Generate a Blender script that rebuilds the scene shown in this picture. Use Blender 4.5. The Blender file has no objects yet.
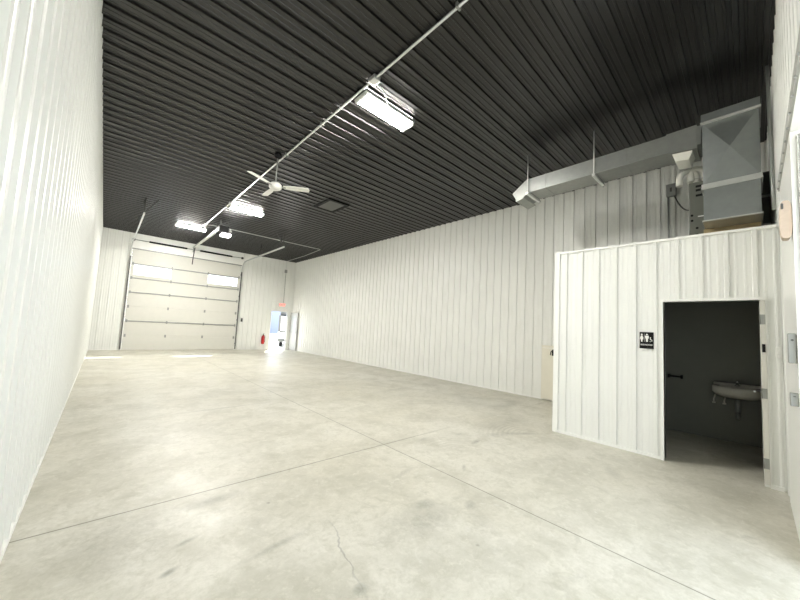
import bpy, bmesh, math, random
from mathutils import Vector, Matrix
random.seed(7)
sc = bpy.context.scene
COL = sc.collection
PI = math.pi
# room dimensions (metres). x across, y along the hall, z up
XL, XR, YB, YF, H = -0.336, 7.916, 17.733, -0.218, 4.975
XB, YE, HB = 5.467, 2.20, 2.89      # restroom box: face, far end, height
PITCH = 0.2286

# ------------------------------------------------------------------ helpers
def srgb(r, g, b):
    f = lambda c: (c / 255 / 12.92) if c / 255 <= 0.04045 else ((c / 255 + 0.055) / 1.055) ** 2.4
    return (f(r), f(g), f(b), 1)

def mat(name, col, rough=0.5, metal=0.0, spec=0.5, noise=0.0, nscale=6.0, emit=None, estr=0.0, bump=0.0, bscale=40.0):
    m = bpy.data.materials.new(name); m.use_nodes = True
    nt = m.node_tree; b = nt.nodes['Principled BSDF']
    b.inputs['Base Color'].default_value = col
    b.inputs['Roughness'].default_value = rough
    b.inputs['Metallic'].default_value = metal
    b.inputs['Specular IOR Level'].default_value = spec
    tc = nt.nodes.new('ShaderNodeTexCoord')
    if noise:
        n = nt.nodes.new('ShaderNodeTexNoise'); n.inputs['Scale'].default_value = nscale; n.inputs['Detail'].default_value = 5
        nt.links.new(tc.outputs['Object'], n.inputs['Vector'])
        r = nt.nodes.new('ShaderNodeMapRange')
        r.inputs['From Min'].default_value = 0.3; r.inputs['From Max'].default_value = 0.7
        r.inputs['To Min'].default_value = 1 - noise; r.inputs['To Max'].default_value = 1 + noise
        nt.links.new(n.outputs['Fac'], r.inputs['Value'])
        mx = nt.nodes.new('ShaderNodeMix'); mx.data_type = 'RGBA'; mx.blend_type = 'MULTIPLY'; mx.inputs[0].default_value = 1
        mx.inputs[6].default_value = col
        nt.links.new(r.outputs['Result'], mx.inputs[7])
        nt.links.new(mx.outputs[2], b.inputs['Base Color'])
    if bump:
        n2 = nt.nodes.new('ShaderNodeTexNoise'); n2.inputs['Scale'].default_value = bscale; n2.inputs['Detail'].default_value = 4
        nt.links.new(tc.outputs['Object'], n2.inputs['Vector'])
        bp = nt.nodes.new('ShaderNodeBump'); bp.inputs['Strength'].default_value = bump; bp.inputs['Distance'].default_value = 0.01
        nt.links.new(n2.outputs['Fac'], bp.inputs['Height']); nt.links.new(bp.outputs['Normal'], b.inputs['Normal'])
    if emit:
        b.inputs['Emission Color'].default_value = emit; b.inputs['Emission Strength'].default_value = estr
    return m

M = {}
M['wall'] = mat('white_liner_panel', (0.80, 0.805, 0.765, 1), 0.34, noise=0.02, nscale=1.5)
M['trim'] = mat('white_steel_trim', (0.84, 0.84, 0.80, 1), 0.35, noise=0.01)
M['door'] = mat('door_panel_white', (0.66, 0.65, 0.59, 1), 0.45, noise=0.015)
M['ceil'] = mat('black_liner_panel', (0.0035, 0.0031, 0.0026, 1), 0.33, spec=0.62, noise=0.1, nscale=1.0)
M['galv'] = mat('galvanised_sheet', (0.30, 0.32, 0.315, 1), 0.40, metal=0.7, noise=0.05, nscale=12)
M['galv_run'] = mat('galvanised_duct_run', (0.33, 0.34, 0.32, 1), 0.38, metal=0.6, noise=0.06, nscale=12)
M['galv_lt'] = mat('galvanised_flange', (0.72, 0.73, 0.71, 1), 0.35, metal=0.7, noise=0.05)
M['grey'] = mat('grey_steel', (0.32, 0.33, 0.31, 1), 0.45, metal=0.5, noise=0.06)
M['dkgrey'] = mat('dark_grey_steel', (0.09, 0.09, 0.085, 1), 0.5, metal=0.3, noise=0.08)
M['black'] = mat('black_plastic', (0.008, 0.008, 0.008, 1), 0.6, spec=0.15, noise=0.05)
M['white'] = mat('white_plastic', (0.80, 0.80, 0.76, 1), 0.35, noise=0.01)
M['pvc'] = mat('white_pvc', (0.78, 0.77, 0.70, 1), 0.3, noise=0.02)
M['cream'] = mat('cream_paint', (0.76, 0.73, 0.62, 1), 0.5, noise=0.02)
M['beige'] = mat('beige_plate', (0.55, 0.44, 0.34, 1), 0.55, noise=0.05, nscale=20)
M['furn'] = mat('grey_green_cabinet', (0.14, 0.145, 0.12, 1), 0.5, noise=0.05)
M['ply'] = mat('plywood', (0.42, 0.33, 0.17, 1), 0.7, noise=0.15, nscale=9)
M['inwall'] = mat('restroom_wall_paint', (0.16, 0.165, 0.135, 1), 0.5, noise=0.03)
M['porc'] = mat('porcelain', (0.72, 0.70, 0.62, 1), 0.15)
M['chrome'] = mat('chrome', (0.6, 0.6, 0.6, 1), 0.15, metal=1.0)
M['red'] = mat('red_enamel', (0.45, 0.02, 0.02, 1), 0.3)
M['exitred'] = mat('exit_letter_red', (0.8, 0.08, 0.05, 1), 0.4, emit=(1, 0.12, 0.08, 1), estr=1.6)
M['lamp'] = mat('lamp_diffuser', (0.9, 0.9, 0.86, 1), 0.4, emit=(1, 0.975, 0.925, 1), estr=185.0)
M['bulb'] = mat('opener_lamp_lens', (0.9, 0.9, 0.88, 1), 0.4, emit=(1, 0.98, 0.95, 1), estr=2.5)
M['carwhite'] = mat('van_white_paint', (0.75, 0.75, 0.75, 1), 0.25)
M['carglass'] = mat('van_dark_glass', (0.02, 0.022, 0.025, 1), 0.08)
M['ground'] = mat('outdoor_concrete', (0.55, 0.55, 0.53, 1), 0.8, noise=0.06, nscale=2)
M['bluebld'] = mat('pale_blue_metal', (0.22, 0.255, 0.36, 1), 0.5, noise=0.03)

def glass_mat():
    m = bpy.data.materials.new('door_window_glass'); m.use_nodes = True; nt = m.node_tree
    nt.nodes.remove(nt.nodes['Principled BSDF']); out = nt.nodes['Material Output']
    t = nt.nodes.new('ShaderNodeBsdfTransparent'); t.inputs[0].default_value = (0.9, 0.93, 0.95, 1)
    g = nt.nodes.new('ShaderNodeBsdfGlossy'); g.inputs['Roughness'].default_value = 0.05
    mx = nt.nodes.new('ShaderNodeMixShader'); mx.inputs[0].default_value = 0.06
    nt.links.new(t.outputs[0], mx.inputs[1]); nt.links.new(g.outputs[0], mx.inputs[2]); nt.links.new(mx.outputs[0], out.inputs[0])
    return m
M['glass'] = glass_mat()

def floor_mat():
    m = bpy.data.materials.new('polished_concrete'); m.use_nodes = True
    nt = m.node_tree; N = nt.nodes; L = nt.links; b = N['Principled BSDF']
    tc = N.new('ShaderNodeTexCoord')
    def noise(scale, det=5, rough=0.55, dist=0.0, vec=None):
        n = N.new('ShaderNodeTexNoise'); n.inputs['Scale'].default_value = scale; n.inputs['Detail'].default_value = det
        n.inputs['Roughness'].default_value = rough; n.inputs['Distortion'].default_value = dist
        L.new(vec or tc.outputs['Object'], n.inputs['Vector']); return n.outputs['Fac']
    def rng(v, a, b_, c, d):
        r = N.new('ShaderNodeMapRange'); r.inputs['From Min'].default_value = a; r.inputs['From Max'].default_value = b_
        r.inputs['To Min'].default_value = c; r.inputs['To Max'].default_value = d; L.new(v, r.inputs['Value']); return r.outputs['Result']
    def mth(op, a, b_=None):
        n = N.new('ShaderNodeMath'); n.operation = op
        for i, q in enumerate((a, b_)):
            if q is None: continue
            if isinstance(q, (int, float)): n.inputs[i].default_value = q
            else: L.new(q, n.inputs[i])
        return n.outputs[0]
    def mixc(fac, a, b_):
        n = N.new('ShaderNodeMix'); n.data_type = 'RGBA'
        if isinstance(fac, float): n.inputs[0].default_value = fac
        else: L.new(fac, n.inputs[0])
        for i, q in ((6, a), (7, b_)):
            if isinstance(q, tuple): n.inputs[i].default_value = q
            else: L.new(q, n.inputs[i])
        return n.outputs[2]
    base = mixc(rng(noise(0.55, 4), 0.35, 0.65, 0, 1), (0.57, 0.545, 0.455, 1), (0.65, 0.635, 0.565, 1))
    base = mixc(rng(noise(1.7, 6, 0.6, 0.4), 0.42, 0.68, 0, 0.9), base, (0.44, 0.425, 0.35, 1))
    base = mixc(rng(noise(3.1, 7, 0.7, 0.8), 0.60, 0.78, 0, 0.8), base, (0.36, 0.35, 0.29, 1))
    base = mixc(rng(noise(24, 6, 0.7), 0.40, 0.70, 0, 0.55), base, (0.42, 0.405, 0.32, 1))
    base = mixc(rng(noise(4.4, 5, 0.65, 1.5), 0.62, 0.72, 0, 0.7), base, (0.62, 0.61, 0.55, 1))
    base = mixc(rng(noise(7.5, 7, 0.7, 0.6), 0.50, 0.68, 0, 0.6), base, (0.40, 0.385, 0.30, 1))
    base = mixc(rng(noise(12, 6, 0.7, 0.3), 0.52, 0.66, 0, 0.5), base, (0.66, 0.64, 0.56, 1))
    sep = N.new('ShaderNodeSeparateXYZ'); L.new(tc.outputs['Object'], sep.inputs[0])
    X, Y = sep.outputs['X'], sep.outputs['Y']
    # dark scuffs
    def blob(cx, cy, rx, ry, ang=0.0):
        mp = N.new('ShaderNodeMapping'); mp.vector_type = 'TEXTURE'
        mp.inputs['Location'].default_value = (cx, cy, 0); mp.inputs['Scale'].default_value = (rx, ry, 1); mp.inputs['Rotation'].default_value = (0, 0, ang)
        L.new(tc.outputs['Object'], mp.inputs['Vector'])
        le = N.new('ShaderNodeVectorMath'); le.operation = 'LENGTH'; L.new(mp.outputs[0], le.inputs[0])
        return rng(le.outputs['Value'], 1.0, 0.2, 0, 1)
    wob = noise(6, 5, 0.7)
    for (cx, cy, rx, ry, an, st) in ((3.95, 2.62, .16, .05, .2, .8), (4.0, 2.95, .1, .04, .1, .6), (3.4, 3.1, .15, .05, .3, .5),
                                     (0.55, 2.6, .10, .03, .3, .75), (0.42, 2.35, .07, .03, .4, .8), (0.2, 2.9, .5, .5, .3, .35), (0.8, 3.05, .3, .1, .0, .5),
                                     (2.0, 1.8, .5, .25, 0, .45), (1.23, 1.55, .06, .05, 0, .8), (3.3, 15.2, .9, .09, -.3, .6), (2.4, 1.55, .35, .15, .7, .3),
                                     (5.0, 2.9, .9, .3, 0, .35), (1.1, 1.4, .3, .3, .2, .3), (6.2, 4.2, 1.2, .5, .9, .3), (4.4, 1.1, .3, .1, .5, .35), (1.15, 2.75, .02, .02, 0, 1), (2.1, 1.35, .02, .02, 0, 1), (3.1, 2.2, .12, .03, .6, .6), (2.45, 2.5, .2, .05, .2, .4), (1.0, 2.2, .3, .04, .1, .55), (4.55, 2.6, .35, .12, -.3, .55), (4.9, 2.4, .3, .08, -.6, .6), (6.5, 3.6, .7, .25, .2, .4), (5.5, 6.0, .9, .12, .1, .35), (1.6, 6.1, 1.2, .05, .05, .4), (2.2, 1.95, .12, .08, 0, .7), (2.5, 1.7, .1, .06, .4, .7)):
        f = mth('MULTIPLY', mth('MULTIPLY', blob(cx, cy, rx, ry, an), rng(wob, 0.35, 0.6, 0.35, 1)), st)
        base = mixc(f, base, (0.25, 0.245, 0.20, 1))
    # curved trowel marks
    def swirl(cx, cy, rx, ry, ox, oy, sc_, st):
        global_ = N.new('ShaderNodeMapping'); global_.vector_type = 'TEXTURE'; global_.inputs['Location'].default_value = (ox, oy, 0)
        L.new(tc.outputs['Object'], global_.inputs['Vector'])
        w = N.new('ShaderNodeTexWave'); w.wave_type = 'RINGS'; w.rings_direction = 'Z'; w.inputs['Scale'].default_value = sc_; w.inputs['Distortion'].default_value = 1.5
        L.new(global_.outputs[0], w.inputs['Vector'])
        return mth('MULTIPLY', mth('MULTIPLY', blob(cx, cy, rx, ry), rng(w.outputs['Fac'], 0.3, 0.9, 0, 1)), st)
    base = mixc(swirl(5.0, 2.7, .8, .35, 5.0, 1.9, 4.5, .40), base, (0.30, 0.29, 0.24, 1))
    base = mixc(swirl(3.75, 2.85, .6, .35, 3.4, 2.1, 4.5, .28), base, (0.33, 0.32, 0.26, 1))
    # saw cut joints
    def joint(coord, c, w, st, other=None, wob_amp=0.0):
        d = mth('ABSOLUTE', mth('SUBTRACT', coord, c)); return mth('MULTIPLY', rng(d, w, w * 0.45, 0, 1), st)
    j = mth('MAXIMUM', mth('MULTIPLY', joint(Y, 3.25, .009, .75), rng(X, 3.2, 4.2, 1, .12)), joint(X, 2.815, .008, .75))
    for yy in (7.1, 11.0, 14.9): j = mth('MAXIMUM', j, joint(Y, yy, .010, .35))
    halo = mth('MULTIPLY', rng(mth('ABSOLUTE', mth('SUBTRACT', Y, 3.25)), .05, .0, 0, .45), rng(noise(1.2, 3), .45, .65, 0, 1))
    base = mixc(halo, base, (0.35, 0.34, 0.27, 1))
    base = mixc(j, base, (0.14, 0.135, 0.10, 1))
    # a hairline crack in the foreground
    crx = mth('ADD', mth('ADD', X, mth('MULTIPLY', Y, -0.28)), mth('MULTIPLY', mth('SUBTRACT', noise(5, 3), 0.5), 0.12))
    ck = mth('MULTIPLY', rng(mth('ABSOLUTE', mth('SUBTRACT', crx, .80)), .009, .003, 0, .5), blob(1.33, 1.87, .25, .5))
    base = mixc(ck, base, (0.2, 0.2, 0.17, 1))
    L.new(base, b.inputs['Base Color'])
    L.new(rng(noise(2.2, 5), 0.3, 0.7, 0.30, 0.55), b.inputs['Roughness'])
    b.inputs['Specular IOR Level'].default_value = 0.35
    bp = N.new('ShaderNodeBump'); bp.inputs['Strength'].default_value = 0.08; bp.inputs['Distance'].default_value = 0.02
    L.new(noise(9, 6), bp.inputs['Height']); L.new(bp.outputs['Normal'], b.inputs['Normal'])
    return m
M['floor'] = floor_mat()

class MB:
    def __init__(s): s.bm = bmesh.new()
    def box(s, x0, x1, y0, y1, z0, z1, mtx=None):
        v = [s.bm.verts.new((x, y, z)) for x in (x0, x1) for y in (y0, y1) for z in (z0, z1)]
        if mtx:
            for q in v: q.co = mtx @ q.co
        for f in ((0, 1, 3, 2), (4, 6, 7, 5), (0, 4, 5, 1), (2, 3, 7, 6), (0, 2, 6, 4), (1, 5, 7, 3)):
            s.bm.faces.new([v[i] for i in f])
        return s
    def bevbox(s, x0, x1, y0, y1, z0, z1, r=0.01, seg=2, mtx=None):
        b2 = bmesh.new(); t = MB.__new__(MB); t.bm = b2; t.box(x0, x1, y0, y1, z0, z1)
        bmesh.ops.bevel(b2, geom=b2.edges[:], offset=r, segments=seg, profile=0.5, affect='EDGES')
        return s.merge(b2, mtx)
    def merge(s, b2, mtx=None):
        mp = {}
        for v in b2.verts: mp[v] = s.bm.verts.new(mtx @ v.co if mtx else v.co)
        for f in b2.faces:
            try: nf = s.bm.faces.new([mp[v] for v in f.verts]); nf.smooth = f.smooth
            except ValueError: pass
        b2.free(); return s
    def tube(s, pts, r, seg=12, cap=True, r_list=None):
        pts = [Vector(p) for p in pts]; rings = []
        up = None
        for i, p in enumerate(pts):
            d = (pts[min(i + 1, len(pts) - 1)] - pts[max(i - 1, 0)]).normalized()
            if up is None:
                a = Vector((0, 0, 1)) if abs(d.z) < .9 else Vector((1, 0, 0)); up = (a - d * a.dot(d)).normalized()
            else: up = (up - d * up.dot(d)).normalized()
            sd = d.cross(up); rr = r_list[i] if r_list else r
            rings.append([s.bm.verts.new(p + (up * math.cos(2 * PI * k / seg) + sd * math.sin(2 * PI * k / seg)) * rr) for k in range(seg)])
        for a, b in zip(rings, rings[1:]):
            for k in range(seg):
                f = s.bm.faces.new((a[k], a[(k + 1) % seg], b[(k + 1) % seg], b[k])); f.smooth = True
        if cap:
            s.bm.faces.new(rings[0][::-1]); s.bm.faces.new(rings[-1])
        return s
    def prism(s, poly, vec):
        vec = Vector(vec); a = [s.bm.verts.new(p) for p in poly]; b = [s.bm.verts.new(Vector(p) + vec) for p in poly]
        n = len(a); s.bm.faces.new(a[::-1]); s.bm.faces.new(b)
        for k in range(n): s.bm.faces.new((a[k], a[(k + 1) % n], b[(k + 1) % n], b[k]))
        return s
    def lathe(s, prof, c=(0, 0, 0), seg=24, sx=1, sy=1):
        rings = []
        for r, z in prof: rings.append([s.bm.verts.new((c[0] + r * sx * math.cos(2 * PI * k / seg), c[1] + r * sy * math.sin(2 * PI * k / seg), c[2] + z)) for k in range(seg)])
        for a, b in zip(rings, rings[1:]):
            for k in range(seg):
                f = s.bm.faces.new((a[k], a[(k + 1) % seg], b[(k + 1) % seg], b[k])); f.smooth = True
        s.bm.faces.new(rings[0][::-1]); s.bm.faces.new(rings[-1])
        return s
    def build(s, name, m, parent=None, recalc=True):
        if recalc: bmesh.ops.recalc_face_normals(s.bm, faces=s.bm.faces[:])
        me = bpy.data.meshes.new(name); s.bm.to_mesh(me); s.bm.free()
        me.materials.append(m)
        o = bpy.data.objects.new(name, me); COL.objects.link(o)
        if parent:
            o.parent = parent
            me.transform(Matrix.Translation(-parent.location))
        else:                                   # origin at the base of the thing
            co = [v.co for v in me.vertices]
            c = Vector(((min(v.x for v in co) + max(v.x for v in co)) / 2, (min(v.y for v in co) + max(v.y for v in co)) / 2, min(v.z for v in co)))
            if m is not M['floor']:
                me.transform(Matrix.Translation(-c)); o.location = c
        return o

def sub(mb, name, m, parent):
    """a piece of a part: the parent's own world offset is summed up the chain"""
    o = mb.build(name, m)
    w = Vector((0, 0, 0)); q = parent
    while q: w += q.location; q = q.parent
    o.parent = parent; o.location = o.location - w
    return o
def thing(name, label, cat, loc=(0, 0, 0), group=None):
    o = bpy.data.objects.new(name, None); COL.objects.link(o); o.empty_display_size = 0.1
    o.location = loc; o['label'] = label; o['category'] = cat
    if group: o['group'] = group
    return o
def tag(o, label, cat, group=None):
    o['label'] = label; o['category'] = cat
    if group: o['group'] = group
    return o
def struct(name, mb, m):
    o = mb.build(name, m); o['kind'] = 'structure'; return o
def copy_tree(o, parent=None):
    c = o.copy(); COL.objects.link(c)
    if parent: c.parent = parent
    for ch in [k for k in bpy.data.objects if k.parent == o]: copy_tree(ch, c)
    return c

# ribbed steel liner: profile height along u (0 at the sheet, ribs rise towards the room)
def profile(u0, u1, phase, major, minor):
    pts = []
    k0 = int(math.floor((u0 - phase) / PITCH)) - 1; k1 = int(math.ceil((u1 - phase) / PITCH)) + 1
    for k in range(k0, k1 + 1):
        c = phase + k * PITCH
        hb, ht, hh = major; pts += [(c - hb, 0), (c - ht, hh), (c + ht, hh), (c + hb, 0)]
        for q in (1 / 3, 2 / 3):
            cc = c + PITCH * q; hb2, ht2, h2 = minor; pts += [(cc - hb2, 0), (cc - ht2, h2), (cc + ht2, h2), (cc + hb2, 0)]
    def at(u):
        for (a, ha), (b, hb_) in zip(pts, pts[1:]):
            if a <= u <= b: return ha + (hb_ - ha) * (u - a) / max(b - a, 1e-9)
        return 0
    return [(u0, at(u0))] + [q for q in pts if u0 < q[0] < u1] + [(u1, at(u1))]
def sheet(mb, org, ud, vd, nd, u0, u1, v0, v1, phase, major=(0.024, 0.017, 0.0205), minor=(0.016, 0.007, 0.0035)):
    """ribbed sheet from u0..u1 along ud, extruded v0..v1 along vd, ribs towards nd"""
    org, ud, vd, nd = Vector(org), Vector(ud), Vector(vd), Vector(nd)
    a, b = [], []
    for u, hgt in profile(u0, u1, phase, major, minor):
        p = org + ud * u + nd * hgt
        a.append(mb.bm.verts.new(p + vd * v0)); b.append(mb.bm.verts.new(p + vd * v1))
    for i in range(len(a) - 1): mb.bm.faces.new((a[i], a[i + 1], b[i + 1], b[i]))

# ------------------------------------------------------------------ the shell
struct('floor', MB().box(XL - .15, XR + .15, YF - .62, YB + .14, -0.12, 0), M['floor'])
o = struct('ground', MB().box(-40, 60, -30, 90, -0.3, -0.10), M['ground'])

mb = MB(); sheet(mb, (0, 0, H), (0, 1, 0), (1, 0, 0), (0, 0, -1), YF, YB, XL, XR, 5.55, (0.028, 0.021, 0.024), (0.013, 0.008, 0.006))
mb.box(XL - .15, XR + .15, YF - .4, YB + .14, H + .004, H + .12)
struct('ceiling', mb, M['ceil'])
mb = MB(); sheet(mb, (XL, 0, 0), (0, 1, 0), (0, 0, 1), (1, 0, 0), YF, YB, 0, H, 0.05)
mb.box(XL - .14, XL - .004, YF - .4, YB + .14, 0, H)
struct('wall_left', mb, M['wall'])
mb = MB(); sheet(mb, (XR, 0, 0), (0, 1, 0), (0, 0, 1), (-1, 0, 0), YF, YB, 0, H, 4.636)
mb.box(XR + .004, XR + .14, YF - .4, YB + .14, 0, H)
struct('wall_right', mb, M['wall'])
# back wall with the overhead door opening and the walk door opening
GX0, GX1, GZ = 0.68, 5.00, 4.27
WX0, WX1, WZ = 6.74, 7.66, 2.09
mb = MB()
for (a, b, z0, z1) in ((XL, GX0 - .08, 0, H), (GX1 + .08, WX0 - .06, 0, H), (WX0 - .06, WX1 + .06, WZ + .06, H), (WX1 + .06, XR, 0, H)):
    sheet(mb, (0, YB, 0), (1, 0, 0), (0, 0, 1), (0, -1, 0), a, b, z0, z1, 0.1)
for (a, b, z0, z1) in ((XL, GX0, 0, H), (GX0, GX1, GZ, H), (GX1, WX0, 0, H), (WX0, WX1, WZ, H), (WX1, XR, 0, H)):
    mb.box(a, b, YB + .004, YB + .13, z0, z1)
struct('wall_back', mb, M['wall'])
# front wall with the deep opening the camera stands in
FX0, FX1, FZ, FTX = 0.68, 3.70, 3.15, 5.06
mb = MB()
for (a, b, z0, z1) in ((XL, FX0, 0, H), (FTX, XR, 0, H), (FX0, FTX, FZ, H)):
    sheet(mb, (0, YF - .006, 0), (1, 0, 0), (0, 0, 1), (0, 1, 0), a, b, z0, z1, 0.1, (0.024, 0.014, 0.009), (0.016, 0.007, 0.002))
for (a, b, z0, z1) in ((XL, FX0, 0, H), (FX1, XR, 0, H), (FX0, FX1, FZ, H)):
    mb.box(a, b, YF - .40, YF - .010, z0, z1)
struct('wall_front', mb, M['wall'])

# trims
struct('trim_1', MB().box(GX0 - .08, GX1 + .08, YB - .022, YB + .003, GZ, H - .02).box(GX0 - .08, GX0, YB - .022, YB + .003, 0, GZ).box(GX1, GX1 + .08, YB - .022, YB + .003, 0, GZ), M['trim'])
struct('trim_2', MB().box(WX0 - .06, WX0, YB - .024, YB + .1, 0, WZ + .06).box(WX1, WX1 + .06, YB - .024, YB + .1, 0, WZ + .06).box(WX0, WX1, YB - .024, YB + .1, WZ, WZ + .06), M['trim'])
mb = MB().box(XL - .002, XL + .024, YF, YB, 0, .035); struct('baseboard_left', mb, M['trim'])
struct('baseboard_right', MB().box(XR - .024, XR + .002, YE + .13, YB, 0, .035), M['trim'])
struct('baseboard_back', MB().box(XL + .03, GX0 - .08, YB - .024, YB + .002, 0, .035).box(GX1 + .08, WX0 - .06, YB - .024, YB + .002, 0, .035).box(WX1 + .06, XR - .03, YB - .024, YB + .002, 0, .035), M['trim'])
# header trim above the front opening, its screws, and the lining of the opening
struct('trim_9', MB().box(FX1, FTX, YF - .012, YF + .002, 0, FZ), M['trim'])
struct('trim_3', MB().box(FX0 - .06, FTX + .05, YF - .003, YF + .014, FZ + .0, FZ + .11), mat('grey_trim_paint', (0.42, 0.42, 0.39, 1), 0.5, noise=0.03))
mb = MB()
x = FTX - .05
while x > 2.0:
    mb.bevbox(x - .008, x + .008, YF + .008, YF + .022, FZ - .012, FZ + .006, .004, 1); x -= PITCH
struct('trim_4', mb, M['grey'])
struct('trim_5', MB().box(FX1 - .0005, FX1 + .012, YF - .40, YF - .0, 0, FZ).box(FX0, FX0 + .012, YF - .40, YF + .012, 0, FZ).box(FX0 + .012, FX1 - .001, YF - .40, YF, FZ - .012, FZ), M['trim'])

# ------------------------------------------------------------------ restroom box
DY0, DY1, DZ = -.055, .80, 2.04
T = .115
mb = MB()
for (a, b, z0, z1) in ((YF + .02, DY0 - .045, 0, HB - .03), (DY1 + .03, YE - .02, 0, HB - .03), (DY0 - .045, DY1 + .03, DZ + .03, HB - .03)):
    sheet(mb, (XB, 0, 0), (0, 1, 0), (0, 0, 1), (-1, 0, 0), a, b, z0, z1, 0.873 + .012)
for (a, b, z0, z1) in ((YF + .002, DY0, 0, HB - .03), (DY1, YE - .02, 0, HB - .03), (DY0, DY1, DZ, HB - .03)):
    mb.box(XB + .003, XB + T - .01, a, b, z0, z1)
mb.box(XB + T, XR - .02, YE - T, YE - .02, 0, HB - .03)
struct('wall_restroom', mb, M['wall'])
struct('trim_6', MB().box(XB - .026, XB + .06, YE - .075, YE, 0, HB - .03)                 # corner
       .box(XB - .03, XB + T, YF + .02, YE, HB - .03, HB)                                     # cap
       .box(XB + T, XR - .02, YE - T, YE, HB - .03, HB)
       .box(XB - .024, XB + .002, DY1 + .035, YE - .075, 0, .04)
       .box(XB - .024, XB + .002, YF + .02, DY0 - .05, 0, .04), M['trim'])
struct('trim_7', MB().box(XB - .028, XB + T, DY1, DY1 + .035, 0, DZ + .035).box(XB - .028, XB + T, DY0 - .05, DY0 - .045, 0, DZ + .035)
       .box(XB - .028, XB + T, DY0 - .045, DY1, DZ, DZ + .035), M['trim'])
# dark painted room inside
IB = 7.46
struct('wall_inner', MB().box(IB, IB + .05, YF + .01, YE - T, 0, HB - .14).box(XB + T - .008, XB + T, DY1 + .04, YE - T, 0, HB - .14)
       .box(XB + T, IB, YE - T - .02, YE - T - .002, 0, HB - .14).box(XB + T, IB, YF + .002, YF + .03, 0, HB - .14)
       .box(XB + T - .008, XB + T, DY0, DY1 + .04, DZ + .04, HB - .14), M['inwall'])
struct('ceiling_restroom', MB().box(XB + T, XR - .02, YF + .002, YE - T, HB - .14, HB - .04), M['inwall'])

# restroom door, swung inwards against the side wall, its edge facing the hall
d3 = bpy.data.objects.new('door_3', None); COL.objects.link(d3); d3.location = (XB, DY0 - .022, 0); d3['kind'] = 'structure'
MB().bevbox(XB - .02, XB + .84, DY0 - .043, DY0 - .001, .03, DZ - .006, .003, 1).build('door_leaf', M['door'], d3)
for z in (1.82, 1.0, .25): MB().box(XB - .0235, XB - .0195, DY0 - .040, DY0 - .004, z - .055, z + .055).tube([(XB - .027, DY0 - .002, z - .055), (XB - .027, DY0 - .002, z + .055)], .006, 8).build('hinge', M['grey'], d3)
MB().bevbox(XB - .030, XB - .0195, DY0 - .036, DY0 - .010, 1.455, 1.545, .005, 2).build('latch', M['black'], d3)
MB().tube([(XB + .77, DY0 - .001, .95), (XB + .77, DY0 + .05, .95), (XB + .66, DY0 + .055, .95)], .011, 8).build('door_handle', M['chrome'], d3)

# restroom sign
def text_mesh(body, size, depth, name, m, mtx, parent, bold=0.0):
    cu = bpy.data.curves.new(name, 'FONT'); cu.body = body; cu.size = size; cu.extrude = depth; cu.align_x = 'CENTER'; cu.offset = bold
    to = bpy.data.objects.new('tmp_text', cu); COL.objects.link(to)
    bpy.context.view_layer.update()
    me = bpy.data.meshes.new_from_object(to.evaluated_get(bpy.context.evaluated_depsgraph_get()))
    bpy.data.objects.remove(to)
    me.transform(mtx); me.transform(Matrix.Translation(-parent.location)); me.materials.clear(); me.materials.append(m)
    o = bpy.data.objects.new(name, me); COL.objects.link(o); o.parent = parent
    return o
SX = XB - .024
s = thing('restroom_sign', 'small black restroom sign with white figures beside the restroom doorway', 'sign', (SX, .977, 1.41))
MB().bevbox(SX - .006, SX + .003, .90, 1.054, 1.41, 1.631, .003, 1).build('plate', M['black'], s)
def disc(mb, cy, cz, r, n=16):
    mb.prism([(SX - .0085, cy + r * math.cos(2 * PI * k / n), cz + r * math.sin(2 * PI * k / n)) for k in range(n)], (.003, 0, 0))
def poly(mb, pts): mb.prism([(SX - .0085, y, z) for y, z in pts], (.003, 0, 0))
f = MB(); cy = 1.029; disc(f, cy, 1.598, .0105)                                     # woman
poly(f, [(cy + .009, 1.584), (cy - .009, 1.584), (cy - .020, 1.545), (cy - .0145, 1.543), (cy - .010, 1.560), (cy - .017, 1.530), (cy - .008, 1.530), (cy - .008, 1.500), (cy + .008, 1.500), (cy + .008, 1.530), (cy + .017, 1.530), (cy + .010, 1.560), (cy + .0145, 1.543), (cy + .020, 1.545)])
f.build('woman_figure', M['white'], s)
f = MB(); poly(f, [(1.0015, 1.61), (.9995, 1.61), (.9995, 1.50), (1.0015, 1.50)]); f.build('divider', M['white'], s)
f = MB(); cy = .972; disc(f, cy, 1.598, .0105)
poly(f, [(cy + .020, 1.583), (cy - .020, 1.583), (cy - .020, 1.545), (cy - .0145, 1.545), (cy - .0125, 1.570), (cy - .0105, 1.500), (cy - .002, 1.500), (cy, 1.54), (cy + .002, 1.500), (cy + .0105, 1.500), (cy + .0125, 1.570), (cy + .0145, 1.545), (cy + .020, 1.545)])
f.build('man_figure', M['white'], s)
f = MB(); cy = .928; disc(f, cy + .006, 1.556, .007)
poly(f, [(cy + .010, 1.548), (cy + .004, 1.548), (cy + .002, 1.534), (cy - .012, 1.532), (cy - .018, 1.512), (cy - .013, 1.510), (cy - .008, 1.526), (cy + .010, 1.528)])
rg = [(cy + .004 + .015 * math.cos(a), 1.517 + .015 * math.sin(a)) for a in [math.radians(110 + 10 * k) for k in range(22)]]
rg2 = [(cy + .004 + .011 * math.cos(a), 1.517 + .011 * math.sin(a)) for a in [math.radians(110 + 10 * k) for k in range(22)]][::-1]
poly(f, rg + rg2); f.build('wheelchair_figure', M['white'], s)
mt = Matrix.Translation((SX - .0065, .977, 1.452)) @ Matrix(((0, 0, -1, 0), (-1, 0, 0, 0), (0, 1, 0, 0), (0, 0, 0, 1)))
text_mesh('RESTROOM', .025, .0012, 'lettering', M['white'], mt, s, .0004)

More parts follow.
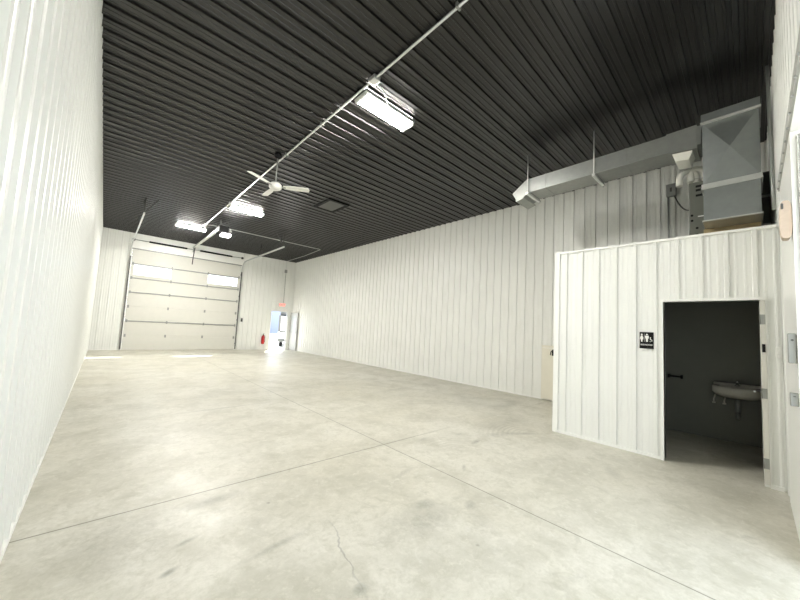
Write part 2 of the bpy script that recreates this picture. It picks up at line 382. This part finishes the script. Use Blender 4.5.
# wall hung sink
KY, KX = .18, IB - .005
s = thing('wall_sink', 'white wall hung sink inside the dark restroom', 'sink', (IB, KY, .40))
b = MB()
def rim(cx, rx, ry, z, n=32):
    out = []
    for k in range(n):
        a = 2 * PI * k / n; x = cx - rx * math.cos(a); y = KY + ry * math.sin(a)
        out.append(b.bm.verts.new((min(x, KX), y, z)))
    return out
rs = [rim(KX - .19, .10, .13, .70), rim(KX - .21, .20, .24, .735), rim(KX - .22, .255, .265, .775), rim(KX - .22, .27, .28, .79), rim(KX - .22, .27, .28, .875),
      rim(KX - .22, .255, .265, .885), rim(KX - .24, .17, .20, .88), rim(KX - .24, .14, .17, .81), rim(KX - .24, .06, .08, .765)]
for a_, c_ in zip(rs, rs[1:]):
    for k in range(32):
        q = b.bm.faces.new((a_[k], a_[(k + 1) % 32], c_[(k + 1) % 32], c_[k])); q.smooth = True
b.bm.faces.new(rs[0][::-1]); b.bm.faces.new(rs[-1])
b.build('basin', M['porc'], s)
MB().bevbox(KX - .09, KX, KY - .27, KY + .27, .84, .92, .015, 3).build('back_ledge', M['porc'], s)
MB().lathe([(.028, 0), (.03, .015), (.018, .03), (.016, .06), (.021, .075), (.010, .09)], (KX - .11, KY, .885)).tube([(KX - .11, KY, .90), (KX - .16, KY, .935), (KX - .22, KY, .93), (KX - .235, KY, .905)], .011, 10).build('faucet', M['chrome'], s)
MB().tube([(KX - .19, KY, .71), (KX - .19, KY, .50)], .03, 14).tube([(KX - .19, KY, .52), (KX - .19, KY, .42), (KX - .12, KY, .40), (KX, KY, .47)], .022, 12).build('drain_pipe', M['grey'], s)
for yy in (KY + .15, KY + .27): MB().tube([(KX, yy, .60), (KX - .06, yy, .60), (KX - .07, yy, .64), (KX - .07, yy - .02, .72)], .010, 8).lathe([(.022, 0), (.024, .02), (.012, .03)], (KX - .06, yy, .575), 12).build('supply_valve', M['porc'], s)
o = MB().bevbox(IB - .07, IB + .004, 1.0, 1.03, .90, .96, .006, 2).tube([(IB - .05, 1.02, .93), (IB - .05, .84, .93)], .013, 10).bevbox(IB - .07, IB + .004, .83, .86, .90, .96, .006, 2).build('paper_holder', M['black'])
tag(o, 'short dark paper holder on the restroom back wall left of the sink', 'paper holder')

# light switch on the restroom face
s = thing('light_switch', 'white light switch between restroom doorway and front corner', 'switch', (XB - .02, -.165, 1.37))
MB().bevbox(XB - .032, XB - .002, -.208, -.165, 1.40, 1.52, .004, 2).build('face_plate', M['white'], s)
MB().bevbox(XB - .040, XB - .030, -.192, -.178, 1.44, 1.48, .003, 1).build('toggle', M['white'], s)

# small black latch on the corner of the restroom box
o = MB().bevbox(XB - .03, XB + .03, YE + .0, YE + .03, 1.19, 1.29, .008, 2).tube([(XB - .03, YE + .015, 1.27), (XB - .05, YE + .03, 1.26), (XB - .05, YE + .04, 1.2)], .008, 8).build('wall_hook', M['black'])
tag(o, 'small black hook on the far corner of the white restroom box', 'hook')
# cream panel on the long wall
s = thing('utility_panel', 'cream waist-high panel against the long wall beside the restroom corner', 'panel', (XR - .02, 3.0, .03))
MB().bevbox(XR - .078, XR - .0225, 2.40, 3.45, .03, 1.29, .006, 2).build('panel_face', M['cream'], s)
MB().box(XR - .082, XR - .077, 2.43, 3.42, 1.225, 1.235).build('panel_seam', M['trim'], s)

# ------------------------------------------------------------------ overhead door at the far end
d1 = bpy.data.objects.new('door_1', None); COL.objects.link(d1); d1.location = ((GX0 + GX1) / 2, YB + .04, 0); d1['kind'] = 'structure'
SH = GZ / 7
WIN = ((.80, 2.10), (3.58, 4.88))
for k in range(7):
    z0, z1 = k * SH + .0003, (k + 1) * SH - .0003
    b = MB(); y0, y1 = YB + .025, YB + .075
    if k == 5:
        wz0, wz1 = z0 + .15, z1 - .055
        b.box(GX0 + .005, GX1 - .005, y0, y1, z0, wz0).box(GX0 + .005, GX1 - .005, y0, y1, wz1, z1)
        for a, c in ((GX0 + .005, WIN[0][0]), (WIN[0][1], WIN[1][0]), (WIN[1][1], GX1 - .005)): b.box(a, c, y0, y1, wz0, wz1)
    else: b.bevbox(GX0 + .005, GX1 - .005, y0, y1, z0, z1, .006, 1)
    sec = b.build('door_section', M['door'], d1)
    if k == 5:
        for a, c in WIN:
            sub(MB().box(a - .03, c + .03, y0 - .012, y0, wz0 - .03, wz0).box(a - .03, c + .03, y0 - .012, y0, wz1, wz1 + .03).box(a - .03, a, y0 - .012, y0, wz0, wz1).box(c, c + .03, y0 - .012, y0, wz0, wz1), 'window_frame', M['white'], sec)
            sub(MB().box(a, c, y0 + .02, y0 + .026, wz0, wz1), 'window_pane', M['glass'], sec)
for k in (2, 4, 5, 6):
    MB().prism([(GX0 + .02, YB + .024, k * SH - .03), (GX0 + .02, YB - .012, k * SH - .022), (GX0 + .02, YB - .012, k * SH + .012), (GX0 + .02, YB + .024, k * SH + .02)], (GX1 - GX0 - .04, 0, 0)).build('strut', M['grey'], d1)
for k in range(1, 7):
    for xx in (GX0 + .06, 2.12, 3.56, GX1 - .06):
        MB().box(xx - .03, xx + .03, YB - .024, YB - .011 if k in (2, 4, 5, 6) else YB + .026, k * SH - .06, k * SH + .06).build('hinge', M['grey'], d1)
MB().box(GX0 + .005, GX1 - .005, YB + .03, YB + .06, 0.0, .02).build('bottom_seal', M['black'], d1)
# tracks
def track(x, yend, label, side):
    t = thing('door_track', label, 'door track', (x, YB - .1, 0), 'tracks of the far overhead door')
    pts = [(YB - .10, .04), (YB - .10, 3.95)]
    for k in range(1, 10):
        a = PI / 2 * k / 9; pts.append((YB - .10 - .50 * (1 - math.cos(a)), 3.95 + .50 * math.sin(a)))
    pts.append((yend, 4.475))
    def chan(seg):
        b = MB()
        for (ya, za), (yb_, zb) in zip(seg, seg[1:]):
            d = Vector((0, yb_ - ya, zb - za)).normalized(); n = Vector((0, -d.z, d.y)) * .028
            A, B = Vector((x, ya, za)), Vector((x, yb_, zb))
            b.prism([A - n + Vector((-.018, 0, 0)), A + n + Vector((-.018, 0, 0)), A + n + Vector((.018, 0, 0)), A - n + Vector((.018, 0, 0))], B - A)
        return b
    chan(pts[:2]).build('vertical_track', M['dkgrey'], t)
    chan(pts[1:]).build('horizontal_track', M['galv_lt'], t)
    for z in (.3, 1.5, 2.7, 3.8): MB().box(x - .02, x + .02, YB - .10, YB - .02, z - .03, z + .03).build('bracket', M['dkgrey'], t)
    for yy in (yend + .1, yend + 2.6):
        b = MB(); b.tube([(x, yy, 4.475), (x, yy, H - .002)], .020, 6)
        if yy < yend + 1: b.tube([(x, yy, 4.50), (x + .30 * side, yy - .05, H - .002)], .020, 6).tube([(x, yy, 4.50), (x, yy + .4, H - .002)], .018, 6)
        b.build('hanger', M['dkgrey'], t)
    return t
track(GX0 - .055, 12.0, 'steel track left of the far overhead door, bending under the ceiling', 1)
track(GX1 + .02, 12.45, 'steel track right of the far overhead door, bending under the ceiling', -1)
struct('trim_8', MB().box(GX0 - .02, GX1 + .02, YB - .030, YB - .0225, GZ - .0, GZ + .05), M['grey'])
# torsion springs on the header
s = thing('torsion_spring_shaft', 'dark torsion springs on a shaft above the far overhead door', 'spring shaft', (2.84, YB - .09, 4.66))
MB().tube([(GX0 - .06, YB - .09, 4.67), (GX1 + .06, YB - .09, 4.67)], .014, 8).build('shaft', M['grey'], s)
for a, c in ((1.20, 2.60), (3.12, 4.52)):
    pr_ = []; n = 46
    for k in range(n + 1):
        pr_.append((a + (c - a) * k / n, .042 if k % 2 else .034))
    MB().tube([(x, YB - .09, 4.67) for x, r in pr_], .04, 12, r_list=[r for x, r in pr_]).build('spring', M['black'], s)
for x in (GX0 - .0, GX1 + .0): MB().tube([(x - .04, YB - .09, 4.67), (x + .04, YB - .09, 4.67)], .055, 14).build('cable_drum', M['dkgrey'], s)
MB().box(2.83, 2.89, YB - .12, YB - .02, 4.55, 4.78).build('centre_bracket', M['grey'], s)
# opener
RX = 2.86
s = thing('door_opener', 'ceiling hung motor opener with white rail to the far overhead door', 'door opener', (RX, 12.9, 4.5))
MB().bevbox(RX - .05, RX + .05, 13.15, YB - .04, 4.76, 4.81, .006, 1).build('rail', M['galv_lt'], s)
MB().bevbox(RX - .13, RX + .17, 12.55, 13.15, 4.58, 4.80, .03, 3).build('motor_housing', M['black'], s)
MB().tube([(RX + .22, 12.65, 4.66), (RX + .22, 13.0, 4.66)], .075, 16).build('motor', M['dkgrey'], s)
MB().bevbox(RX - .02, RX + .28, 12.62, 12.95, 4.46, 4.565, .025, 3).build('lamp_lens', M['bulb'], s)
for yy in (12.6, 13.1):
    b = MB()
    for dx in (-.1, .14): b.box(RX + dx - .016, RX + dx + .016, yy - .016, yy + .016, 4.79, H - .002)
    b.tube([(RX - .1, yy, 4.82), (RX + .14, yy, H - .01)], .014, 6).box(RX - .12, RX + .16, yy - .012, yy + .012, 4.80, 4.83)
    b.build('hanger', M['dkgrey'], s)
MB().tube([(RX, YB - .30, 4.75), (RX + .0, YB - .16, 4.45), (RX, YB - .06, 4.2), (RX, YB - .02, 3.98)], .02, 8).build('door_arm', M['dkgrey'], s)
# open button by the door
s = thing('door_button', 'small dark push button box right of the far overhead door', 'push button', (5.24, YB - .03, 1.42))
MB().bevbox(5.20, 5.28, YB - .07, YB - .0195, 1.42, 1.60, .006, 2).build('button_box', M['dkgrey'], s)
for z in (1.46, 1.51, 1.56): MB().tube([(5.24, YB - .078, z), (5.24, YB - .068, z)], .012, 10).build('button', M['black'], s)

# ------------------------------------------------------------------ walk door
d2 = bpy.data.objects.new('door_2', None); COL.objects.link(d2); d2.location = (WX1, YB, 0); d2['kind'] = 'structure'
XD = XR - .085
MB().bevbox(XD, XD + .045, YB - .93, YB - .03, .012, WZ - .02, .004, 1).build('door_leaf', mat('grey_door_paint', (0.38, 0.38, 0.36, 1), 0.5, noise=0.02), d2)
MB().box(XD - .006, XD, YB - .80, YB - .16, .95, 1.85).build('door_window_frame', M['grey'], d2)
MB().tube([(XD - .0, YB - .86, .98), (XD - .05, YB - .86, .98), (XD - .055, YB - .76, .98)], .011, 8).build('door_handle', M['chrome'], d2)
for z in (.25, 1.05, 1.85): MB().box(XD - .006, XD + .03, YB - .03, YB - .020, z - .05, z + .05).build('hinge', M['grey'], d2)
# exit sign
s = thing('exit_sign', 'white exit sign with red glowing letters above the walk door', 'exit sign', (7.28, YB - .03, 2.36))
MB().bevbox(7.08, 7.48, YB - .07, YB - .02, 2.36, 2.58, .008, 2).build('housing', M['white'], s)
mt = Matrix.Translation((7.28, YB - .072, 2.405)) @ Matrix.Rotation(PI / 2, 4, 'X')
text_mesh('EXIT', .17, .003, 'lettering', M['exitred'], mt, s, .004)
# emergency light box high on the back wall
o = MB().bevbox(7.28, 7.42, YB - .06, YB - .0005, 4.28, 4.46, .01, 2).build('junction_box', M['grey'])
tag(o, 'small grey box high on the far wall, on the conduit down to the exit sign', 'junction box')
# extinguisher
s = thing('fire_extinguisher', 'red fire extinguisher on the far wall left of the walk door', 'fire extinguisher', (6.36, YB - .11, .30))
MB().lathe([(.055, 0), (.075, .02), (.078, .08), (.078, .36), (.06, .42), (.03, .45), (.022, .47)], (6.36, YB - .12, .30), 20).build('cylinder', M['red'], s)
MB().bevbox(6.34, 6.38, YB - .18, YB - .10, .76, .79, .005, 1).tube([(6.36, YB - .12, .79), (6.36, YB - .2, .86)], .01, 8).lathe([(.02, 0), (.02, .05)], (6.36, YB - .12, .75), 10).build('valve', M['black'], s)
MB().tube([(6.38, YB - .12, .78), (6.45, YB - .13, .72), (6.46, YB - .13, .5), (6.45, YB - .13, .4)], .010, 8).build('hose', M['black'], s)
MB().box(6.33, 6.39, YB - .045, YB - .001, .5, .72).build('bracket', M['dkgrey'], s)

# ------------------------------------------------------------------ ceiling conduit, lights, fan, hatch
CX = 2.478
o = thing('conduit', 'long pale conduit running the length of the black ceiling', 'conduit', (CX, 8, H - .03))
MB().tube([(CX, YF + .03, H - .040), (CX, 13.6, H - .040)], .017, 10).build('pipe', M['galv_lt'], o)
y = .6
while y < 13.6:
    MB().box(CX - .035, CX + .035, y - .013, y + .013, H - .0605, H - .001).build('strap', M['grey'], o); y += 1.45
MB().bevbox(CX - .055, CX + .055, 3.42, 3.56, H - .085, H - .018, .01, 2).build('junction_box', M['galv_lt'], o)
MB().bevbox(CX - .05, CX + .05, 10.3, 10.42, H - .085, H - .018, .01, 2).build('junction_box', M['galv_lt'], o)
MB().bevbox(CX - .05, CX + .05, 13.5, 13.62, H - .085, H - .018, .01, 2).build('junction_box', M['galv_lt'], o)
MB().tube([(CX + .05, 3.50, H - .05), (CX + .25, 3.56, H - .07), (CX + .45, 3.72, H - .08), (CX + .5, 3.80, H - .09)], .009, 8).build('whip', M['grey'], o)
o = thing('branch_conduit', 'thin pale conduit crossing the ceiling end and dropping to the exit sign', 'conduit', (7.1, 13.42, H - .04))
MB().tube([(CX + .06, 13.56, H - .035), (2.7, 13.45, H - .035), (7.02, 13.42, H - .035), (7.12, 13.46, H - .035), (7.30, 15.5, H - .035), (7.35, YB - .06, H - .035), (7.35, YB - .03, H - .07), (7.35, YB - .03, 4.44)], .013, 8).build('pipe', M['galv_lt'], o)
MB().tube([(7.35, YB - .032, 4.30), (7.35, YB - .032, 2.56)], .012, 8).build('drop_pipe', M['grey'], o)

def fixture(cx, cy, label):
    t = thing('ceiling_light', label, 'light fixture', (0, 0, 0), 'lights on the black ceiling')
    b = MB(); b.bevbox(-.50, .50, -.15, .15, -.035, -.001, .006, 1); b.build('housing', M['white'], t)
    for s_ in (-1, 1):
        b = MB(); n = 8; P = []
        for k in range(n + 1):
            a = PI * k / n; P.append((-.46, s_ * .070 - .058 * math.cos(a), -.035 - .045 * math.sin(a)))
        b.prism(P, (.92, 0, 0)); b.build('diffuser', M['lamp'], t)
    for s_ in (-1, 1): MB().bevbox(s_ * .46 - (.04 if s_ < 0 else 0), s_ * .46 + (.04 if s_ > 0 else 0), -.14, .14, -.075, -.034, .006, 1).build('end_cap', M['white'], t)
    t.location = (cx, cy, H - .018)
    return t
L1 = fixture(3.03, 3.90, 'lit double tube ceiling light nearest the camera, beside the conduit box')
for (cx, cy, lb) in ((3.02, 10.66, 'lit ceiling light between the white fan and the door opener'), (2.17, 14.4, 'lit ceiling light nearest the far overhead door, left of the opener')):
    c = copy_tree(L1); c.location = (cx, cy, H - .018); c['label'] = lb

# fan
FXc, FYc, FZc = 2.36, 6.56, 4.26
t = thing('ceiling_fan', 'white three-blade ceiling fan on a downrod beside the conduit', 'ceiling fan', (FXc, FYc, FZc))
MB().lathe([(.02, 0), (.05, .02), (.075, .06), (.075, .10), (.03, .12)], (FXc, FYc, H - .125), 20).build('canopy', M['black'], t)
MB().tube([(FXc, FYc, FZc + .08), (FXc, FYc, H - .11)], .014, 10).build('downrod', M['grey'], t)
MB().lathe([(.03, -.07), (.09, -.06), (.125, -.02), (.125, .03), (.09, .07), (.03, .09)], (FXc, FYc, FZc), 28).build('motor', M['white'], t)
for dg in (-33, 205, 88):
    ln = .66; ang = math.radians(dg)
    mtx = Matrix.Translation((FXc, FYc, FZc)) @ Matrix.Rotation(ang, 4, 'Z') @ Matrix.Rotation(math.radians(-12), 4, 'X')
    b = MB(); b.prism([mtx @ Vector(p) for p in ((.16, -.05, 0), (ln * .6, -.075, 0), (ln, -.065, 0), (ln + .02, 0, 0), (ln, .065, 0), (ln * .6, .075, 0), (.16, .05, 0))], (0, 0, .008))
    bl = b.build('blade', M['white'], t)
    sub(MB().box(.10, .20, -.022, .022, -.008, .0, mtx), 'blade_iron', M['grey'], bl)
# hatch: grey door in a black frame
t = thing('attic_hatch', 'square grey attic hatch with black frame in the ceiling', 'hatch', (4.59, 8.22, H - .05))
MB().box(4.27, 4.92, 7.78, 7.86, H - .045, H - .001).box(4.27, 4.92, 8.60, 8.68, H - .045, H - .001).box(4.27, 4.35, 7.86, 8.60, H - .045, H - .001).box(4.84, 4.92, 7.86, 8.60, H - .045, H - .001).build('frame', M['black'], t)
MB().box(4.36, 4.83, 7.87, 8.59, H - .034, H - .002).build('hatch_panel', mat('hatch_grey', (0.09, 0.09, 0.085, 1), 0.5, spec=0.3), t)

# ------------------------------------------------------------------ mechanical loft on top of the restroom
PX0, PX1, PY0, PY1 = 5.72, 6.30, -.105, .415
t = thing('plenum_duct', 'large upright galvanised sheet duct box above the restroom doorway', 'duct', ((PX0 + PX1) / 2, .15, 3.13))
def xbroken(b, x0, x1, y0, y1, z0, z1, dip):
    b.box(x0 + dip, x1, y0, y1, z0, z1)
    c = [b.bm.verts.new(p) for p in ((x0 + dip - .0005, y0, z0), (x0 + dip - .0005, y1, z0), (x0 + dip - .0005, y1, z1), (x0 + dip - .0005, y0, z1))]
    m_ = b.bm.verts.new((x0 - dip * .6, (y0 + y1) / 2, (z0 + z1) / 2))
    for k in range(4): b.bm.faces.new((c[k], c[(k + 1) % 4], m_))
b = MB(); xbroken(b, PX0, PX1, PY0, PY1, 3.62, 4.49, .035); b.build('upper_section', M['galv'], t)
b = MB(); xbroken(b, PX0, PX1, PY0 + .004, PY1 - .004, 3.13, 3.56, .001); b.build('lower_section', M['galv'], t)
MB().bevbox(PX0 - .004, PX1 + .01, PY0 - .01, PY1 + .01, 4.49, 4.60, .004, 1).build('cap', M['galv'], t)
MB().bevbox(PX0 - .016, PX1 + .016, PY0 - .016, PY1 + .016, 4.470, 4.492, .004, 1).build('flange', M['galv_lt'], t)
MB().bevbox(PX0 - .016, PX1 + .016, PY0 - .016, PY1 + .016, 3.555, 3.578, .004, 1).bevbox(PX0 - .012, PX1 + .012, PY0 - .012, PY1 + .012, 3.578, 3.625, .003, 1).build('flange', M['galv_lt'], t)
MB().bevbox(PX0 - .01, PX1 + .01, PY0 - .01, PY1 + .01, 3.115, 3.134, .003, 1).build('bottom_flange', M['galv_lt'], t)

# long duct run
QX0, QX1, QZ0, QZ1, QY = 5.80, 6.24, 4.24, 4.505, 2.84
t = thing('supply_duct', 'long galvanised supply duct hung below the ceiling toward the long wall', 'duct', (6.02, 1.7, QZ0))
MB().box(QX0, QX1, PY1 + .015, QY, QZ0, QZ1).build('duct_body', M['galv_run'], t)
# angled end boot
b = MB()
b.prism([(QX0 - .002, QY, QZ0 - .004), (QX0 - .002, QY, QZ1 + .004), (QX0 - .002, QY + .07, QZ1 + .004), (QX0 - .002, QY + .36, QZ0 + .06), (QX0 - .002, QY + .27, QZ0 - .10), (QX0 - .002, QY + .12, QZ0 - .06)], (QX1 - QX0 + .004, 0, 0))
b.build('end_boot', M['galv_run'], t)
MB().prism([(QX0 - .03, QY + .27, QZ0 - .112), (QX0 - .03, QY + .12, QZ0 - .072), (QX0 - .03, QY + .10, QZ0 - .095), (QX0 - .03, QY + .26, QZ0 - .14)], (QX1 - QX0 + .06, 0, 0)).build('end_register', M['grey'], t)
for y in (1.30, 2.55): MB().box(QX0 - .005, QX1 + .005, y - .012, y + .012, QZ0 - .005, QZ1 + .005).build('joint_band', M['galv_run'], t)
MB().prism([(QX0 - .012, .80, QZ0 - .01), (QX0 - .012, .47, QZ0 - .05), (QX0 - .012, .47, QZ1 + .02), (QX0 - .012, .80, QZ1 + .01)], (QX1 - QX0 + .024, 0, 0)).build('transition_collar', M['galv_run'], t)
MB().prism([(QX0 + .02, .52, QZ0 - .05), (QX0 + .02, .74, QZ0 - .03), (QX0 + .02, .70, QZ0 - .15), (QX0 + .02, .56, QZ0 - .17)], (.3, 0, 0)).build('take_off', M['pvc'], t)
for y, x0 in ((1.735, QX0 - .05), (QY + .03, QX0 - .06)):
    h_ = MB().bevbox(x0, QX1 + .06, y - .025, y + .025, QZ0 - .055, QZ0 - .009, .004, 1).build('trapeze_bar', M['galv_lt'], t)
    sub(MB().tube([(x0 + .02, y, QZ0 - .06), (x0 + .02, y, H - .002)], .011, 8), 'threaded_rod', M['galv_lt'], h_)
    sub(MB().tube([(QX1 + .035, y, QZ0 - .06), (QX1 + .035, y, QZ1 + .10)], .011, 8), 'threaded_rod', M['dkgrey'], h_)

# furnace
t = thing('furnace', 'grey-green furnace cabinet standing on the restroom roof behind the duct box', 'furnace', (6.6, .25, HB - .04))
MB().bevbox(6.36, 7.0, -.08, .62, HB - .04, 3.93, .01, 2).build('cabinet', M['furn'], t)
for z in (3.86, 3.80, 3.72): MB().box(6.353, 6.362, .46, .54, z - .02, z + .012).build('knockout', M['black'], t)
for y, z in ((.585, 3.42), (.585, 3.34), (.53, 3.22), (.53, 3.12)): MB().tube([(6.352, y, z), (6.362, y, z)], .016, 12).build('knockout', M['black'], t)
MB().box(6.350, 6.362, .44, .52, 3.385, 3.40).build('label_strip', M['white'], t)
o = MB().bevbox(6.08, 6.345, -.10, .44, HB - .04, 3.112, .004, 1).build('plywood_stand', M['ply'])
tag(o, 'tan plywood block on the restroom roof under the duct box', 'plywood block')
def bend(p0, p1, hgt, ex=.0):
    pts = [Vector(p0)]; c = (Vector(p0) + Vector(p1)) / 2; r = (Vector(p1) - Vector(p0)) / 2
    for k in range(13):
        a = PI * k / 12; pts.append(c - r * math.cos(a) + Vector((0, 0, hgt + r.length * math.sin(a))))
    pts.append(Vector(p1) + Vector((0, 0, ex))); return pts
t = thing('vent_pipes', 'pair of bent white vent pipes rising from the furnace top', 'vent pipe', (6.5, .6, 3.93))
MB().tube(bend((6.44, .54, 3.935), (6.32, .72, 3.90), .10), .042, 16).build('pipe', M['pvc'], t)
MB().tube(bend((6.46, .44, 3.935), (6.40, .60, 3.96), .12), .042, 16).build('pipe', M['pvc'], t)
for x, y in ((6.44, .54), (6.46, .44)): MB().tube([(x, y, 3.935), (x, y, 4.0)], .050, 16).build('coupling', M['pvc'], t)
# disconnect
t = thing('disconnect_box', 'grey electrical disconnect box on the long wall above the restroom', 'electrical box', (XR - .02, 1.02, 4.30))
MB().bevbox(XR - .10, XR - .021, .94, 1.09, 4.32, 4.56, .008, 2).build('box', M['grey'], t)
MB().bevbox(XR - .115, XR - .10, 1.0, 1.03, 4.40, 4.48, .004, 1).build('switch_handle', M['dkgrey'], t)
MB().tube([(XR - .06, 1.06, 4.33), (XR - .06, 1.06, HB + .0)], .014, 8).build('conduit', M['grey'], t)
pts = []
for k in range(13):
    a = PI * k / 12; pts.append((XR - .06 - .4 * k / 12, .97 - .42 * k / 12, 4.33 - .28 * math.sin(a) ** .8 - .25 * k / 12))
MB().tube(pts, .011, 8).build('flexible_whip', M['dkgrey'], t)
# return box behind
t = thing('return_box', 'dark grey upright metal box in the corner right of the duct box', 'metal box', (7.2, -.12, HB - .04))
MB().bevbox(6.60, 7.40, YF + .022, -.11, HB - .04, 3.95, .006, 1).build('casing', M['dkgrey'], t)
for z in (3.2, 3.6): MB().bevbox(6.59, 7.41, YF + .022, -.105, z - .015, z + .015, .003, 1).build('seam_band', M['grey'], t)
o = MB().tube([(5.72, YF + .038, 4.965), (5.62, YF + .038, 4.2), (5.30, YF + .038, 3.35), (5.22, YF + .038, 3.0)], .016, 10).build('wall_conduit', M['grey'])
tag(o, 'grey pipe sloping down the front wall right of the duct box', 'pipe')

# hardware at the edge of the front opening
t = thing('jamb_box', 'beige oblong box high on the white jamb beside the near opening', 'jamb box', (FX1 + .03, YF + .03, 2.33))
b = MB(); pp = []
for k in range(24):
    a = 2 * PI * k / 24; pp.append((FX1 + .01, YF + .034 + .031 * math.copysign(abs(math.cos(a)) ** .6, math.cos(a)), 2.475 + .145 * math.copysign(abs(math.sin(a)) ** .6, math.sin(a))))
b.prism(pp, (.10, 0, 0)); b.build('cover', M['beige'], t)
MB().bevbox(FX1 - .0, FX1 + .012, YF + .045, YF + .058, 2.555, 2.60, .004, 1).build('bolt', M['dkgrey'], t)
br = thing('jamb_bracket', 'grey steel bracket on the white jamb beside the near opening, upper of two', 'bracket', (FX1 + .09, YF + .02, 1.40), 'brackets on the near jamb')
MB().bevbox(FX1 + .05, FX1 + .13, YF + .003, YF + .044, 1.40, 1.62, .004, 1).build('plate', M['grey'], br)
MB().tube([(FX1 + .044, YF + .024, 1.57), (FX1 + .05, YF + .024, 1.57)], .008, 8).build('screw', M['dkgrey'], br)
c = copy_tree(br); c.location = (FX1 + .09, YF + .018, 1.09); c.scale = (1, 1, .42); c['label'] = 'small grey steel bracket on the near white jamb, lower of two'
o = MB().bevbox(FX1 - .030, FX1 - .0005, YF - .10, YF - .03, 0.02, 3.1, .006, 1).build('jamb_track', M['grey'])
tag(o, 'grey vertical door track on the inside edge of the near opening', 'door track')

# ------------------------------------------------------------------ outside
t = thing('parked_van', 'white van parked outside, seen through the open walk door', 'van', (9.35, 22.5, -.10))
vx0, vx1, vy0, vy1 = 8.35, 10.3, 20.6, 25.6
b = MB(); sec = [(vx0 + .03, .25), (vx0, .5), (vx0, 1.35), (vx0 + .1, 2.0), (vx0 + .3, 2.3), (vx1 - .3, 2.3), (vx1 - .1, 2.0), (vx1, 1.35), (vx1, .5), (vx1 - .03, .25)]
b.prism([(x, vy0, z) for x, z in sec], (0, vy1 - vy0, 0)); b.build('body', M['carwhite'], t)
MB().bevbox(vx0 + .06, vx1 - .06, vy0 - .02, vy0 + .02, 1.90, 2.24, .015, 2).build('rear_window', M['carglass'], t)
MB().bevbox(vx0 - .02, vx1 + .02, vy0 - .14, vy0 + .05, .25, .45, .03, 2).build('bumper', M['dkgrey'], t)
MB().bevbox(vx0 + .0, vx0 + .13, vy0 - .03, vy0 + .02, .9, 1.95, .01, 2).build('tail_light', M['dkgrey'], t)
MB().bevbox(vx1 - .13, vx1 - .0, vy0 - .03, vy0 + .02, .9, 1.95, .01, 2).build('tail_light', M['dkgrey'], t)
MB().bevbox(vx0 + .1, vx1 - .1, vy0 - .04, vy0 + .01, .84, .96, .005, 1).build('trim_bar', M['dkgrey'], t)
for x in (vx0 + .1, vx1 - .3):
    for y in (21.6, 24.7): MB().tube([(x, y, .25), (x + .2, y, .25)], .345, 24).build('wheel', M['black'], t)
cr = Vector((vx0, vy0, 0)); rz = Matrix.Rotation(-.40, 3, 'Z'); t.location = cr + rz @ (t.location - cr); t.rotation_euler.z = -.40
o = MB().box(4, 40, 46, 60, -.101, 5.2).build('neighbouring_building', M['bluebld'])
tag(o, 'pale blue metal building far outside the open walk door', 'building')

# ------------------------------------------------------------------ light
w = bpy.data.worlds.new('sky'); sc.world = w; w.use_nodes = True
bg = w.node_tree.nodes['Background']; bg.inputs[0].default_value = (0.86, 0.93, 1.0, 1); bg.inputs[1].default_value = 1.5
wt = w.node_tree; wc = wt.nodes.new('ShaderNodeTexCoord'); wsx = wt.nodes.new('ShaderNodeSeparateXYZ'); wr = wt.nodes.new('ShaderNodeMapRange')
wt.links.new(wc.outputs['Generated'], wsx.inputs[0]); wt.links.new(wsx.outputs['Y'], wr.inputs['Value'])
wr.inputs['From Min'].default_value = -0.3; wr.inputs['From Max'].default_value = 0.9; wr.inputs['To Min'].default_value = 2.3; wr.inputs['To Max'].default_value = 4.0
wt.links.new(wr.outputs['Result'], bg.inputs[1])
su = bpy.data.lights.new('sun', 'SUN'); su.energy = 14; su.angle = math.radians(1.0); su.color = (1, .97, .92)
so = bpy.data.objects.new('sun', su); COL.objects.link(so)
so.rotation_euler = Vector((-1.5, -3.0, -3.4)).to_track_quat('-Z', 'Y').to_euler()
so.location = (10, 30, 20)
for (nm, x, z, sx, sz, y, rot) in (('portal_front', (FX0 + FX1) / 2, FZ / 2, FX1 - FX0, FZ, YF - .41, -PI / 2), ('portal_walk', (WX0 + WX1) / 2, WZ / 2, WX1 - WX0, WZ, YB + .12, PI / 2)):
    L = bpy.data.lights.new(nm, 'AREA'); L.shape = 'RECTANGLE'; L.size = sx; L.size_y = sz; L.cycles.is_portal = True
    lo = bpy.data.objects.new(nm, L); COL.objects.link(lo); lo.location = (x, y, z)
    lo.rotation_euler = Vector((0, 1 if rot < 0 else -1, 0)).to_track_quat('-Z', 'Z').to_euler()

# ------------------------------------------------------------------ camera
yaw, pit, rol = (math.radians(v) for v in (42.3849, 4.28991, 3.06487))
F = Vector((math.sin(yaw) * math.cos(pit), math.cos(yaw) * math.cos(pit), math.sin(pit)))
Rt = Vector((math.cos(yaw), -math.sin(yaw), 0)); U = Rt.cross(F)
r2 = math.cos(rol) * Rt + math.sin(rol) * U; u2 = -math.sin(rol) * Rt + math.cos(rol) * U
cd = bpy.data.cameras.new('camera'); cam = bpy.data.objects.new('camera', cd); COL.objects.link(cam)
cd.sensor_width = 36; cd.lens = 323.28 * 36 / 800; cd.shift_y = 4.37 / 800; cd.clip_start = .02; cd.clip_end = 300
cam.matrix_world = Matrix(((r2.x, u2.x, -F.x, 0), (r2.y, u2.y, -F.y, 0), (r2.z, u2.z, -F.z, 1.5), (0, 0, 0, 1)))
sc.camera = cam
vs = sc.view_settings; vs.view_transform = 'Standard'; vs.look = 'None'; vs.gamma = 1; vs.use_curve_mapping = False
vs.exposure = 0.78
